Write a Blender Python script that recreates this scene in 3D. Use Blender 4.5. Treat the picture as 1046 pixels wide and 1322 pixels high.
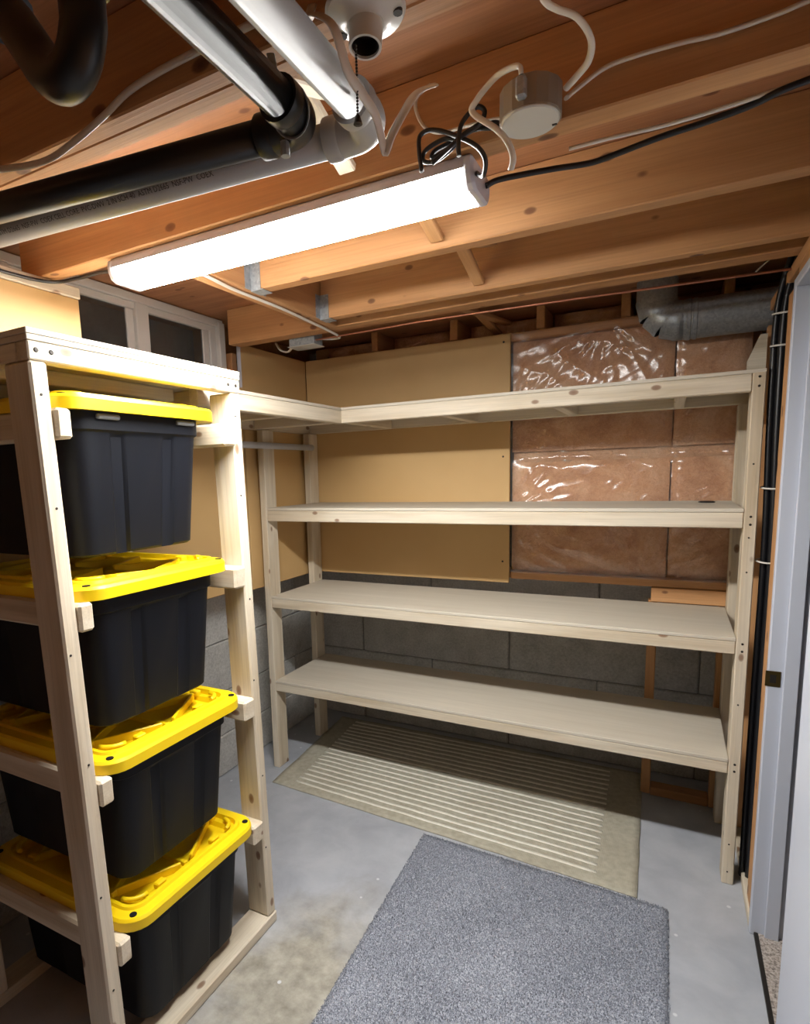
import bpy, bmesh, math, random
import numpy as np
from mathutils import Vector, Matrix, noise
random.seed(7)
S = bpy.context.scene
C = S.collection
for o in list(bpy.data.objects):
    bpy.data.objects.remove(o, do_unlink=True)

# ---------------------------------------------------------------- camera
cam_d = bpy.data.cameras.new('camera'); cam = bpy.data.objects.new('camera', cam_d); C.objects.link(cam)
S.camera = cam
right = Vector((0.88078706, 0.47259853, -0.02940716)); upv = Vector((-0.04011004, 0.13634628, 0.98984892))
fwd = Vector((-0.47181069, 0.8706666, -0.13904799))
cam.matrix_world = Matrix(((right.x, upv.x, -fwd.x, 1.7245), (right.y, upv.y, -fwd.y, -2.8831),
                           (right.z, upv.z, -fwd.z, 1.554), (0, 0, 0, 1)))
cam_d.sensor_fit = 'HORIZONTAL'; cam_d.sensor_width = 36.0
cam_d.lens = 36.0 * 749.25 / 1046.0
cam_d.shift_x = (523 - 461.885) / 1046.0
cam_d.shift_y = (717.84 - 661) / 1046.0
cam_d.clip_start = 0.02

# ---------------------------------------------------------------- world, light level
W = bpy.data.worlds.new('world'); S.world = W; W.use_nodes = True
W.node_tree.nodes['Background'].inputs[0].default_value = (0, 0, 0, 1)
W.node_tree.nodes['Background'].inputs[1].default_value = 0.0
S.view_settings.view_transform = 'Standard'; S.view_settings.look = 'None'
S.view_settings.gamma = 1.0; S.view_settings.use_curve_mapping = False
S.view_settings.exposure = 0.0
LAMP = 225.0            # radiance of the tube fixture's diffuser

# ---------------------------------------------------------------- materials
def lin(r, g, b):
    f = lambda c: (c / 255 / 12.92) if c / 255 <= 0.04045 else ((c / 255 + 0.055) / 1.055) ** 2.4
    return (f(r), f(g), f(b), 1)
class NT:
    def __init__(s, name):
        s.m = bpy.data.materials.new(name); s.m.use_nodes = True
        s.t = s.m.node_tree; s.n = s.t.nodes; s.b = s.n['Principled BSDF']
    def add(s, ty, **kw):
        n = s.n.new(ty)
        for k, v in kw.items():
            if k.startswith('i_'): n.inputs[k[2:].replace('_', ' ')].default_value = v
            else: setattr(n, k, v)
        return n
    def link(s, a, b): s.t.links.new(a, b)
    def ramp(s, fac, stops):
        r = s.add('ShaderNodeValToRGB'); e = r.color_ramp.elements
        while len(e) < len(stops): e.new(0.5)
        for q, (p, c) in zip(e, stops): q.position = p; q.color = c
        s.link(fac, r.inputs[0]); return r.outputs[0]
    def coords(s, scale=(1, 1, 1), rand=True, generated=False):
        tc = s.add('ShaderNodeTexCoord'); mp = s.add('ShaderNodeMapping'); mp.inputs['Scale'].default_value = scale
        out = tc.outputs['Generated' if generated else 'Object']
        if rand:
            oi = s.add('ShaderNodeObjectInfo'); vm = s.add('ShaderNodeVectorMath', operation='SCALE'); vm.inputs[0].default_value = (13.7, 7.3, 5.1)
            s.link(oi.outputs['Random'], vm.inputs['Scale'])
            va = s.add('ShaderNodeVectorMath', operation='ADD'); s.link(out, va.inputs[0]); s.link(vm.outputs[0], va.inputs[1]); out = va.outputs[0]
        s.link(out, mp.inputs[0]); return mp.outputs[0]
    def noise(s, vec, scale, detail=4, rough=0.5, dist=0.0):
        n = s.add('ShaderNodeTexNoise'); n.inputs['Scale'].default_value = scale; n.inputs['Detail'].default_value = detail
        n.inputs['Roughness'].default_value = rough; n.inputs['Distortion'].default_value = dist
        s.link(vec, n.inputs['Vector']); return n.outputs[0]
    def mix(s, fac, a, b, mode='MIX'):
        n = s.add('ShaderNodeMix', data_type='RGBA', blend_type=mode)
        for k, v in ((0, fac), (6, a), (7, b)):
            if isinstance(v, (int, float, tuple)): n.inputs[k].default_value = v
            else: s.link(v, n.inputs[k])
        return n.outputs[2]
    def bump(s, h, strength=0.3, dist=0.01):
        n = s.add('ShaderNodeBump'); n.inputs['Strength'].default_value = strength; n.inputs['Distance'].default_value = dist
        s.link(h, n.inputs['Height']); s.link(n.outputs[0], s.b.inputs['Normal'])
    def col(s, c):
        if isinstance(c, tuple): s.b.inputs['Base Color'].default_value = c
        else: s.link(c, s.b.inputs['Base Color'])
        return s
    def rough(s, r): s.b.inputs['Roughness'].default_value = r; return s

def wood(name, light, dark, knot, grain=1.0, knots=True, rough=0.6, vary=0.18):
    t = NT(name)
    v = t.coords((0.9, 9, 9)); n1 = t.noise(v, 2.0, 4, 0.5, 0.5)
    v2 = t.coords((1.5, 90, 90)); n2 = t.noise(v2, 2.0, 3, 0.6, 0.2)
    c = t.ramp(n1, [(0.22, dark), (0.58, light), (0.85, tuple(min(1, x * 1.08) for x in light[:3]) + (1,))])
    c2 = t.ramp(n2, [(0.30, (0.93 - 0.15 * grain,) * 3 + (1,)), (0.6, (1, 1, 1, 1))])
    c = t.mix(1.0, c, c2, 'MULTIPLY')
    oi = t.add('ShaderNodeObjectInfo')
    r = t.ramp(oi.outputs['Random'], [(0, (1 - vary, 1 - vary * 1.15, 1 - vary * 1.3, 1)), (1, (1, 1, 1, 1))])
    c = t.mix(1.0, c, r, 'MULTIPLY')
    if knots:
        vo = t.add('ShaderNodeTexVoronoi'); vo.inputs['Scale'].default_value = 1.0; vo.inputs['Randomness'].default_value = 1.0
        t.link(t.coords((6.5, 11.5, 11.5)), vo.inputs['Vector'])
        k = t.ramp(vo.outputs['Distance'], [(0.0, (1, 1, 1, 1)), (0.10, (0.75, 0.75, 0.75, 1)), (0.135, (0, 0, 0, 1))])
        c = t.mix(k, c, knot)
    t.col(c).rough(rough); t.bump(n2, 0.12, 0.004)
    return t.m
def plain(name, c, rough=0.5, metal=0.0, spec=None, bump=None):
    t = NT(name); t.col(c).rough(rough); t.b.inputs['Metallic'].default_value = metal
    if bump: t.bump(t.noise(t.coords((1, 1, 1)), bump[0], 4), bump[1], 0.004)
    return t.m
M = {}
M['pine'] = wood('pine', lin(222, 211, 190), lin(192, 174, 144), lin(120, 82, 54), 0.45, vary=0.08)
M['ply'] = wood('ply', lin(206, 198, 182), lin(198, 189, 172), lin(140, 105, 75), 0.0, knots=False, vary=0.05)
M['fir'] = wood('fir', lin(204, 154, 104), lin(178, 126, 78), lin(92, 52, 30), 0.5, vary=0.16)
M['oldwood'] = wood('oldwood', lin(176, 128, 84), lin(148, 98, 60), lin(80, 45, 28), 0.8, vary=0.2)
M['subfloor'] = wood('subfloor', lin(176, 124, 86), lin(144, 96, 62), lin(95, 50, 28), 0.9, vary=0.05)
def tan_m():
    t = NT('tan_board'); v = t.coords((1, 1, 1), False)
    c = t.ramp(t.noise(v, 2.2, 3), [(0.3, lin(196, 160, 106)), (0.7, lin(206, 171, 118))])
    t.col(c).rough(0.62); t.bump(t.noise(v, 160, 2), 0.06, 0.002); return t.m
M['tan'] = tan_m()
def floor_m():
    t = NT('floor_paint'); v = t.coords((1, 1, 1), False)
    big = t.noise(v, 1.6, 4, 0.55, 0.4); mid = t.noise(v, 6.0, 6, 0.6, 0.3); fine = t.noise(v, 60, 4, 0.6)
    paint = t.ramp(mid, [(0.3, lin(162, 166, 174)), (0.55, lin(176, 180, 187)), (0.8, lin(188, 191, 197))])
    worn = t.ramp(t.noise(v, 14, 6, 0.65), [(0.3, lin(126, 122, 110)), (0.7, lin(184, 180, 168))])
    # a worn bare-concrete patch beside the rack, fading by its own noise
    tc = t.add('ShaderNodeTexCoord'); vs = t.add('ShaderNodeVectorMath', operation='SUBTRACT'); vs.inputs[1].default_value = (0.74, -1.62, 0)
    t.link(tc.outputs['Object'], vs.inputs[0]); ml = t.add('ShaderNodeVectorMath', operation='MULTIPLY'); ml.inputs[1].default_value = (3.6, 1.9, 1)
    t.link(vs.outputs[0], ml.inputs[0]); le = t.add('ShaderNodeVectorMath', operation='LENGTH'); t.link(ml.outputs[0], le.inputs[0])
    ad = t.add('ShaderNodeMath', operation='ADD'); t.link(le.outputs['Value'], ad.inputs[0]); t.link(mid, ad.inputs[1])
    mask = t.ramp(ad.outputs[0], [(0.95, (1, 1, 1, 1)), (1.0, (0.0, 0.0, 0.0, 1))])
    mr = t.add('ShaderNodeMapRange'); mr.inputs[1].default_value = 0.95; mr.inputs[2].default_value = 1.5; mr.inputs[3].default_value = 1.0; mr.inputs[4].default_value = 0.0
    t.link(ad.outputs[0], mr.inputs[0])
    c = t.mix(mr.outputs[0], paint, worn)
    st = t.ramp(big, [(0.35, (0.86, 0.86, 0.86, 1)), (0.6, (1, 1, 1, 1))]); c = t.mix(1.0, c, st, 'MULTIPLY')
    sp = t.add('ShaderNodeTexVoronoi'); sp.inputs['Scale'].default_value = 9; t.link(v, sp.inputs['Vector'])
    k = t.ramp(sp.outputs['Distance'], [(0.0, (1, 1, 1, 1)), (0.05, (0.9, 0.9, 0.9, 1)), (0.07, (0, 0, 0, 1))])
    c = t.mix(k, c, lin(205, 208, 210))
    t.col(c).rough(0.48); t.bump(fine, 0.12, 0.003); return t.m
M['floor'] = floor_m()
def cmu_m(name, a, b):
    t = NT(name); v = t.coords((1, 1, 1))
    n = t.noise(v, 90, 6, 0.7); g = t.noise(v, 9, 4)
    c = t.ramp(n, [(0.3, a), (0.7, b)]); c = t.mix(0.35, c, t.ramp(g, [(0.3, a), (0.7, b)]))
    t.col(c).rough(0.9); t.bump(n, 0.7, 0.006); return t.m
M['cmu'] = cmu_m('concrete_block', lin(150, 149, 145), lin(210, 209, 205))
M['mortar'] = cmu_m('mortar', lin(112, 112, 108), lin(146, 146, 142))
M['drywall'] = plain('painted_wall', lin(176, 176, 178), 0.7, bump=(90, 0.05))
M['white_trim'] = plain('white_trim', lin(190, 195, 207), 0.4)
M['vinyl'] = plain('white_vinyl', lin(212, 210, 206), 0.4)
def tote_m():
    t = NT('tote_black'); v = t.coords((1, 1, 1))
    t.col(lin(13, 16, 24)).rough(0.55); t.b.inputs['Specular IOR Level'].default_value = 0.25; t.bump(t.noise(v, 220, 2), 0.08, 0.002); return t.m
M['tote'] = tote_m()
M['yellow'] = plain('lid_yellow', lin(244, 208, 10), 0.45)
M['handle'] = plain('handle_grey', lin(132, 136, 142), 0.4)
M['abs'] = plain('abs_black', lin(20, 21, 24), 0.36, bump=(40, 0.03))
M['pvc'] = plain('pvc_white', lin(166, 167, 168), 0.45, bump=(30, 0.03))
M['ink'] = plain('print_ink', lin(46, 44, 42), 0.6)
M['porcelain'] = plain('porcelain', lin(214, 214, 208), 0.22)
M['cable_w'] = plain('cable_white', lin(222, 217, 206), 0.45)
M['cable_k'] = plain('cable_black', lin(22, 22, 25), 0.4)
M['galv'] = None
def galv_m(name, a, b, rough):
    t = NT(name); v = t.coords((1, 1, 1)); vo = t.add('ShaderNodeTexVoronoi'); vo.inputs['Scale'].default_value = 120; t.link(v, vo.inputs['Vector'])
    c = t.ramp(vo.outputs['Color'], [(0.1, a), (0.9, b)]); t.col(c).rough(rough); t.b.inputs['Metallic'].default_value = 0.4; return t.m
M['galv'] = galv_m('galvanized', lin(146, 152, 156), lin(172, 178, 182), 0.4)
M['cover'] = plain('plate_zinc', lin(196, 196, 190), 0.45, 0.1, bump=(60, 0.05))
M['boxgrey'] = plain('box_grey', lin(150, 140, 126), 0.5, 0.3, bump=(40, 0.05))
M['brass'] = plain('strike_brass', lin(112, 94, 56), 0.35, 0.9)
M['copper'] = plain('copper_line', lin(176, 118, 92), 0.35, 0.8)
M['steel'] = plain('screw_dark', lin(52, 48, 44), 0.5, 0.6)
def insul_m():
    t = NT('insulation'); v = t.coords((1, 1, 1))
    a = t.noise(v, 4.5, 6, 0.65, 0.9); f = t.noise(v, 80, 5, 0.7, 1.0)
    c = t.ramp(a, [(0.34, lin(176, 116, 76)), (0.5, lin(230, 176, 134)), (0.66, lin(250, 214, 178))])
    c = t.mix(0.5, c, t.ramp(f, [(0.3, lin(196, 138, 98)), (0.7, lin(244, 196, 156))]))
    t.col(c).rough(0.95); t.bump(f, 0.8, 0.01); return t.m
M['insul'] = insul_m()
def film_m():
    t = NT('vapour_film'); n = t.n; tr = t.add('ShaderNodeBsdfTransparent'); tr.inputs[0].default_value = (0.96, 0.95, 0.94, 1)
    gl = t.add('ShaderNodeBsdfGlossy'); gl.inputs['Roughness'].default_value = 0.20; gl.inputs[0].default_value = (1, 1, 1, 1)
    di = t.add('ShaderNodeBsdfDiffuse'); di.inputs[0].default_value = (0.8, 0.78, 0.76, 1)
    fr = t.add('ShaderNodeFresnel'); fr.inputs[0].default_value = 1.5
    m0 = t.add('ShaderNodeMixShader'); m0.inputs[0].default_value = 0.04; t.link(tr.outputs[0], m0.inputs[1]); t.link(di.outputs[0], m0.inputs[2])
    mu = t.add('ShaderNodeMath', operation='MULTIPLY'); mu.inputs[1].default_value = 1.6; t.link(fr.outputs[0], mu.inputs[0])
    m1 = t.add('ShaderNodeMixShader'); t.link(mu.outputs[0], m1.inputs[0]); t.link(m0.outputs[0], m1.inputs[1]); t.link(gl.outputs[0], m1.inputs[2])
    t.link(m1.outputs[0], n['Material Output'].inputs[0]); return t.m
M['film'] = film_m()
def glass_m():
    t = NT('window_glass'); t.col((0.6, 0.65, 0.66, 1)).rough(0.05); t.b.inputs['Transmission Weight'].default_value = 0.95; return t.m
M['glass'] = glass_m()
def pile_m():
    t = NT('carpet_pile'); v = t.coords((1, 1, 1), False)
    c = t.ramp(t.noise(v, 230, 3, 0.7), [(0.34, lin(112, 117, 128)), (0.52, lin(156, 161, 172)), (0.72, lin(204, 208, 216))])
    c = t.mix(1.0, c, t.ramp(t.noise(v, 5, 4), [(0.3, (0.86, 0.86, 0.87, 1)), (0.7, (1, 1, 1, 1))]), 'MULTIPLY')
    t.col(c).rough(0.95); return t.m
M['pile'] = pile_m()
def hall_m():
    t = NT('hall_carpet'); v = t.coords((1, 1, 1), False); n = t.noise(v, 110, 4, 0.7)
    c = t.ramp(n, [(0.36, lin(98, 90, 84)), (0.5, lin(168, 158, 150)), (0.7, lin(205, 196, 188))]); t.col(c).rough(0.95); t.bump(n, 0.8, 0.006); return t.m
M['hallc'] = hall_m()
def rug_m(name, a, b):
    t = NT(name); v = t.coords((1, 1, 1), False); wv = t.add('ShaderNodeTexWave', wave_type='BANDS', bands_direction='X')
    wv.inputs['Scale'].default_value = 70; wv.inputs['Distortion'].default_value = 0.6; t.link(v, wv.inputs['Vector'])
    n = t.noise(v, 40, 4); c = t.ramp(n, [(0.3, a), (0.7, b)])
    st = t.ramp(t.noise(v, 3.2, 4), [(0.3, (0.88, 0.86, 0.84, 1)), (0.6, (1, 1, 1, 1))]); c = t.mix(1.0, c, st, 'MULTIPLY')
    t.col(c).rough(0.95); t.bump(wv.outputs[0], 0.4, 0.003); return t.m
M['rug'] = rug_m('rug_beige', lin(170, 165, 148), lin(190, 186, 168))
M['rugw'] = rug_m('rug_cream', lin(232, 229, 214), lin(244, 242, 230))
def emit_m(name, s):
    t = NT(name); e = t.add('ShaderNodeEmission'); e.inputs[0].default_value = (1.0, 0.985, 0.955, 1); e.inputs[1].default_value = s
    t.link(e.outputs[0], t.n['Material Output'].inputs[0]); return t.m
M['emit'] = emit_m('diffuser_lit', LAMP); M['emit_side'] = emit_m('diffuser_side', LAMP * 0.2)
def trans_m():
    t = NT('fixture_plastic'); t.col(lin(206, 205, 213)).rough(0.35); return t.m
M['fix'] = trans_m()

# ---------------------------------------------------------------- object helpers
WM = {}
def link(o, m=None, parent=None, world=None):
    C.objects.link(o); w = world if world is not None else Matrix.Identity(4); WM[o.name] = w
    if m is not None and o.type == 'MESH' and not o.data.materials: o.data.materials.append(m)
    if parent is not None:
        o.parent = parent; o.matrix_parent_inverse = WM[parent.name].inverted()
    o.matrix_basis = w
    return o
def empty(name, loc): return link(bpy.data.objects.new(name, None), None, None, Matrix.Translation(loc))
def tag(o, label=None, cat=None, group=None, kind=None):
    if label: o['label'] = label
    if cat: o['category'] = cat
    if group: o['group'] = group
    if kind: o['kind'] = kind
    return o
def mesh(name, verts, faces, smooth=False):
    me = bpy.data.meshes.new(name); me.from_pydata([tuple(v) for v in verts], [], faces); me.update()
    bm = bmesh.new(); bm.from_mesh(me); bmesh.ops.recalc_face_normals(bm, faces=bm.faces); bm.to_mesh(me); bm.free()
    if smooth: me.polygons.foreach_set('use_smooth', [True] * len(me.polygons))
    return me
def obj(name, verts, faces, m, parent=None, world=None, smooth=False):
    return link(bpy.data.objects.new(name, mesh(name, verts, faces, smooth)), m, parent, world)
_box = {}
def box_mesh(name, l, a, b, ch):
    key = (round(l, 4), round(a, 4), round(b, 4), round(ch, 4))
    if key in _box: return _box[key].copy()
    bm = bmesh.new(); bmesh.ops.create_cube(bm, size=1)
    for v in bm.verts: v.co = Vector((v.co.x * l, v.co.y * a, v.co.z * b))
    if ch > 0: bmesh.ops.bevel(bm, geom=bm.edges[:], offset=ch, segments=1, affect='EDGES', profile=0.5)
    me = bpy.data.meshes.new(name); bm.to_mesh(me); bm.free(); _box[key] = me
    return me.copy()
def beam(name, X, Y, Z, m, parent=None, ch=0.003):
    """axis-aligned board; local X runs along its longest side so the grain follows it"""
    c = Vector(((X[0] + X[1]) / 2, (Y[0] + Y[1]) / 2, (Z[0] + Z[1]) / 2)); d = (abs(X[1] - X[0]), abs(Y[1] - Y[0]), abs(Z[1] - Z[0]))
    k = d.index(max(d))
    R = [Matrix.Identity(3), Matrix(((0, -1, 0), (1, 0, 0), (0, 0, 1))), Matrix(((0, 0, -1), (0, 1, 0), (1, 0, 0)))][k]
    dims = [(d[0], d[1], d[2]), (d[1], d[0], d[2]), (d[2], d[1], d[0])][k]
    me = box_mesh(name, *dims, min(ch, min(d) * 0.3)); me.name = name
    return link(bpy.data.objects.new(name, me), m, parent, Matrix.Translation(c) @ R.to_4x4())
def bar(name, p0, p1, a, b, m, parent=None, up=(0, 0, 1), ch=0.003):
    """board between two points; a = size across, b = size along `up`"""
    p0 = Vector(p0); p1 = Vector(p1); x = (p1 - p0).normalized(); y = Vector(up).cross(x).normalized(); z = x.cross(y)
    R = Matrix((x, y, z)).transposed()
    me = box_mesh(name, (p1 - p0).length, a, b, min(ch, min(a, b) * 0.3)); me.name = name
    return link(bpy.data.objects.new(name, me), m, parent, Matrix.Translation((p0 + p1) / 2) @ R.to_4x4())
def catmull(pts, n=8):
    P = [Vector(p) for p in pts]; P = [2 * P[0] - P[1]] + P + [2 * P[-1] - P[-2]]; out = []
    for i in range(1, len(P) - 2):
        a, b, c, d = P[i - 1:i + 3]
        for k in range(n):
            t = k / n
            out.append(0.5 * ((2 * b) + (c - a) * t + (2 * a - 5 * b + 4 * c - d) * t * t + (-a + 3 * b - 3 * c + d) * t ** 3))
    out.append(P[-2]); return out
def tube(name, path, r, m, parent=None, seg=10, flat=1.0, up=None, caps=True):
    """tube along a polyline; r may be a list; flat squashes the cross-section"""
    path = [Vector(p) for p in path]; n = len(path); rs = r if isinstance(r, (list, tuple)) else [r] * n
    V = []; F = []; u = None
    for i, p in enumerate(path):
        t = (path[min(i + 1, n - 1)] - path[max(i - 1, 0)]).normalized()
        if u is None:
            u = Vector(up) if up is not None else (Vector((0, 0, 1)) if abs(t.z) < 0.9 else Vector((1, 0, 0)))
        u = (u - t * u.dot(t)).normalized(); w = t.cross(u)
        for k in range(seg):
            a = 2 * math.pi * k / seg
            V.append(p + (u * math.cos(a) * flat + w * math.sin(a)) * rs[i])
    for i in range(n - 1):
        for k in range(seg):
            F.append((i * seg + k, i * seg + (k + 1) % seg, (i + 1) * seg + (k + 1) % seg, (i + 1) * seg + k))
    if caps: F.append(tuple(range(seg))); F.append(tuple(range((n - 1) * seg, n * seg)))
    o = obj(name, V, F, m, parent, None, True)
    for p in o.data.polygons[-2 if caps else len(o.data.polygons):]: p.use_smooth = False
    return o
def lathe(name, prof, center, axis, m, parent=None, seg=28, smooth=True):
    """prof: (radius, distance along axis)"""
    ax = Vector(axis).normalized(); u = ax.orthogonal().normalized(); w = ax.cross(u); c = Vector(center); V = []; F = []
    for r, h in prof:
        for k in range(seg):
            a = 2 * math.pi * k / seg; V.append(c + ax * h + (u * math.cos(a) + w * math.sin(a)) * max(r, 1e-4))
    for i in range(len(prof) - 1):
        for k in range(seg): F.append((i * seg + k, i * seg + (k + 1) % seg, (i + 1) * seg + (k + 1) % seg, (i + 1) * seg + k))
    o = obj(name, V, F, m, parent, None, False)
    if smooth:
        o.data.polygons.foreach_set('use_smooth', [True] * len(o.data.polygons))
        try: o.data.set_sharp_from_angle(angle=math.radians(40))
        except Exception: pass
    return o
def elbow_path(p, d0, d1, r, n=8):
    """quarter bend at corner p, arriving along d0 and leaving along d1"""
    p = Vector(p); d0 = Vector(d0).normalized(); d1 = Vector(d1).normalized(); out = []
    a = p - d0 * r; c = a + d1 * r
    for k in range(n + 1):
        t = math.pi / 2 * k / n; out.append(c + d0 * r * math.sin(t) - d1 * r * math.cos(t))
    return out
def screw(p, ax, parent, r=0.0042):
    return lathe('screw', [(0.0001, 0.0012), (r * 0.7, 0.0012), (r, 0.0004), (r, -0.003)], p, ax, M['steel'], parent, 8, False)

# ================================================================= SETTING
ZS = 2.30      # underside of the subfloor
ZJ = 2.149     # underside of the joists
ST = 'structure'
def slab(name, X, Y, Z, m, parent=None):
    V = [(x, y, z) for x in X for y in Y for z in Z]
    F = [(0, 1, 3, 2), (4, 6, 7, 5), (0, 4, 5, 1), (2, 3, 7, 6), (0, 2, 6, 4), (1, 5, 7, 3)]
    return obj(name, V, F, m, parent)
tag(slab('floor', (-0.45, 2.028), (-7.0, 0.36), (-0.08, 0.0), M['floor']), 'grey painted concrete basement floor with worn bare patch', kind=ST)

# ---- back wall: block foundation, stud wall in front of it carrying boards, batts and film
wb = tag(slab('wall_back', (-0.45, 2.6), (0.278, 0.40), (-0.05, 2.30), M['mortar']), 'basement end wall of grey blocks with framed upper half', kind=ST)
def block_row(parent, axis, plane, start, end, z0, h, ln, off):
    x = start + off - ln
    while x < end:
        a, b = max(x + 0.003, start), min(x + ln - 0.003, end)
        if b - a > 0.03:
            zz = (z0 + 0.002, z0 + h - 0.002)
            if axis == 'x': beam('concrete_block', (a, b), (plane, plane + 0.03), zz, M['cmu'], parent, 0.006)
            else: beam('concrete_block', (plane - 0.03, plane), (a, b), zz, M['cmu'], parent, 0.006)
        x += ln
CZ = (0.0, 0.215, 0.445, 0.715, 1.0)
for i in range(4): block_row(wb, 'x', 0.268, -0.30, 2.15, CZ[i], CZ[i + 1] - CZ[i], 0.92, 0.34 if i % 2 == 0 else 0.80)
beam('sill_board', (-0.30, 2.02), (0.105, 0.268), (1.0, 1.03), M['oldwood'], wb)
beam('board_panel', (-0.139, 1.022), (0.0, 0.014), (0.992, 2.198), M['tan'], wb, 0.002)
for x in (0.05, 0.45, 0.86): beam('stud', (x, x + 0.038), (0.015, 0.100), (1.03, 2.16), M['oldwood'], wb)
for x in (1.70, 1.99): beam('stud', (x, x + 0.038), (0.105, 0.19), (1.035, 2.16), M['oldwood'], wb)
beam('plate', (-0.15, 2.02), (0.015, 0.104), (2.161, 2.199), M['fir'], wb)
beam('plate', (1.03, 2.01), (0.006, 0.104), (1.014, 1.050), M['fir'], wb)
beam('block', (1.662, 1.985), (-0.001, 0.10), (0.946, 1.012), M['fir'], wb)
beam('stud', (1.650, 1.690), (0.04, 0.10), (0.0, 0.944), M['fir'], wb)
beam('stud', (1.93, 1.97), (0.03, 0.10), (0.0, 0.944), M['fir'], wb)
beam('plate', (1.692, 1.928), (0.03, 0.10), (0.0, 0.04), M['fir'], wb)
for y0, y1, z0, z1 in ((1.024, 1.715, 1.052, 1.588), (1.024, 1.715, 1.640, 2.158), (1.722, 1.992, 1.052, 1.588), (1.722, 1.992, 1.640, 2.158)):
    nx, nz = 18, 18; V = []; F = []
    for j in range(nz + 1):
        for i in range(nx + 1):
            u, v = i / nx, j / nz; e = min(1, 6 * min(u, 1 - u)) * min(1, 6 * min(v, 1 - v))
            x = y0 + (y1 - y0) * u; z = z0 + (z1 - z0) * v
            V.append((x, 0.050 - 0.026 * e ** 0.5 - 0.014 * noise.noise((x * 6, z * 6, 3)) * e, z))
    for j in range(nz):
        for i in range(nx): q = j * (nx + 1) + i; F.append((q, q + 1, q + nx + 2, q + nx + 1))
    n = len(V); V += [(y0, 0.1, z0), (y1, 0.1, z0), (y1, 0.1, z1), (y0, 0.1, z1)]; F.append((n, n + 1, n + 2, n + 3))
    b = obj('insulation_batt', V, F, M['insul'], wb, None, True); b['label'] = 'pink brown fibreglass batt behind clear film'
obj('insulation_backing', [(1.024, 0.078, 1.052), (1.992, 0.078, 1.052), (1.992, 0.078, 2.158), (1.024, 0.078, 2.158), (1.024, 0.10, 1.052), (1.992, 0.10, 1.052), (1.992, 0.10, 2.158), (1.024, 0.10, 2.158)], [(0, 1, 2, 3), (7, 6, 5, 4), (0, 4, 5, 1), (1, 5, 6, 2), (2, 6, 7, 3), (3, 7, 4, 0)], M['insul'], wb)
# clear poly film with real creases
def film(x0, x1, z0, z1, nx, nz):
    V = []; F = []
    fan = [(x0, 1.80, 0.9, 17), (x0, 1.36, 1.0, 15), (1.62, 1.06, 1.0, 13), (x1, 1.50, 0.8, 13), (1.45, 2.20, 0.9, 15)]
    for j in range(nz + 1):
        for i in range(nx + 1):
            x = x0 + (x1 - x0) * i / nx; z = z0 + (z1 - z0) * j / nz; d = 0
            for fx, fz, a, k in fan:
                r = math.hypot(x - fx, z - fz); th = math.atan2(z - fz, x - fx)
                w = math.exp(-(r / 0.34) ** 2)
                d += 0.0070 * a * w * (1 - abs(noise.noise((th * k * 0.32, r * 3, fx * 9)) * 2)) * min(1, r / 0.05)
            d += 0.009 * noise.noise((x * 4, z * 5, 1)) + 0.0055 * (1 - abs(noise.noise((x * 6 + z * 4, z * 9, 5)) * 2.2))
            d += 0.0022 * (1 - abs(noise.noise((x * 15 - z * 8, z * 17, 8)) * 2)) + 0.0005 * noise.noise((x * 40, z * 34, 8))
            seam = math.exp(-((z - 1.611) / 0.03) ** 2) * 0.02 + math.exp(-((x - 1.719) / 0.02) ** 2) * 0.012
            e = min(1, 12 * min(i / nx, 1 - i / nx, j / nz, 1 - j / nz))
            V.append((x, 0.006 + (seam - d) * e + 0.004 * e, z))
    for j in range(nz):
        for i in range(nx): q = j * (nx + 1) + i; F.append((q, q + 1, q + nx + 2, q + nx + 1))
    o = obj('vapour_film', V, F, M['film'], wb, None, True); o['label'] = 'clear creased plastic vapour film over insulation'
film(1.026, 1.985, 1.045, 2.2, 150, 180)
for (x, z) in ((0.99, 2.16), (0.99, 1.62), (0.99, 1.10)): screw((x, 0.0, z), (0, -1, 0), wb, 0.005)
# rim of the floor above the back wall
beam('rim_board', (-0.2, 2.1), (0.215, 0.255), (2.15, ZS), M['oldwood'], wb)
for i, x in enumerate((0.28, 0.72, 1.14, 1.50, 1.88)):
    beam('rim_block', (x, x + 0.038), (0.005, 0.214), (2.201, ZS), M['fir'], wb)
for i, (a, b) in enumerate(((-0.1, 0.27), (0.33, 0.71), (0.77, 1.13), (1.19, 1.49))):
    V = []; F = []; nx, nz = 14, 6
    for j in range(nz + 1):
        for k in range(nx + 1):
            u, v = k / nx, j / nz; e = (min(1, 5 * min(u, 1 - u)) * min(1, 4 * min(v, 1 - v))) ** 0.5
            V.append((a + (b - a) * u, 0.20 - 0.05 * e - 0.04 * noise.noise((u * 5 + i * 7, v * 4, 2)) * e, 2.202 + 0.094 * v))
    for j in range(nz):
        for k in range(nx): q = j * (nx + 1) + k; F.append((q, q + 1, q + nx + 2, q + nx + 1))
    obj('rim_batt', V, F, M['insul'], wb, None, True)

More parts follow.
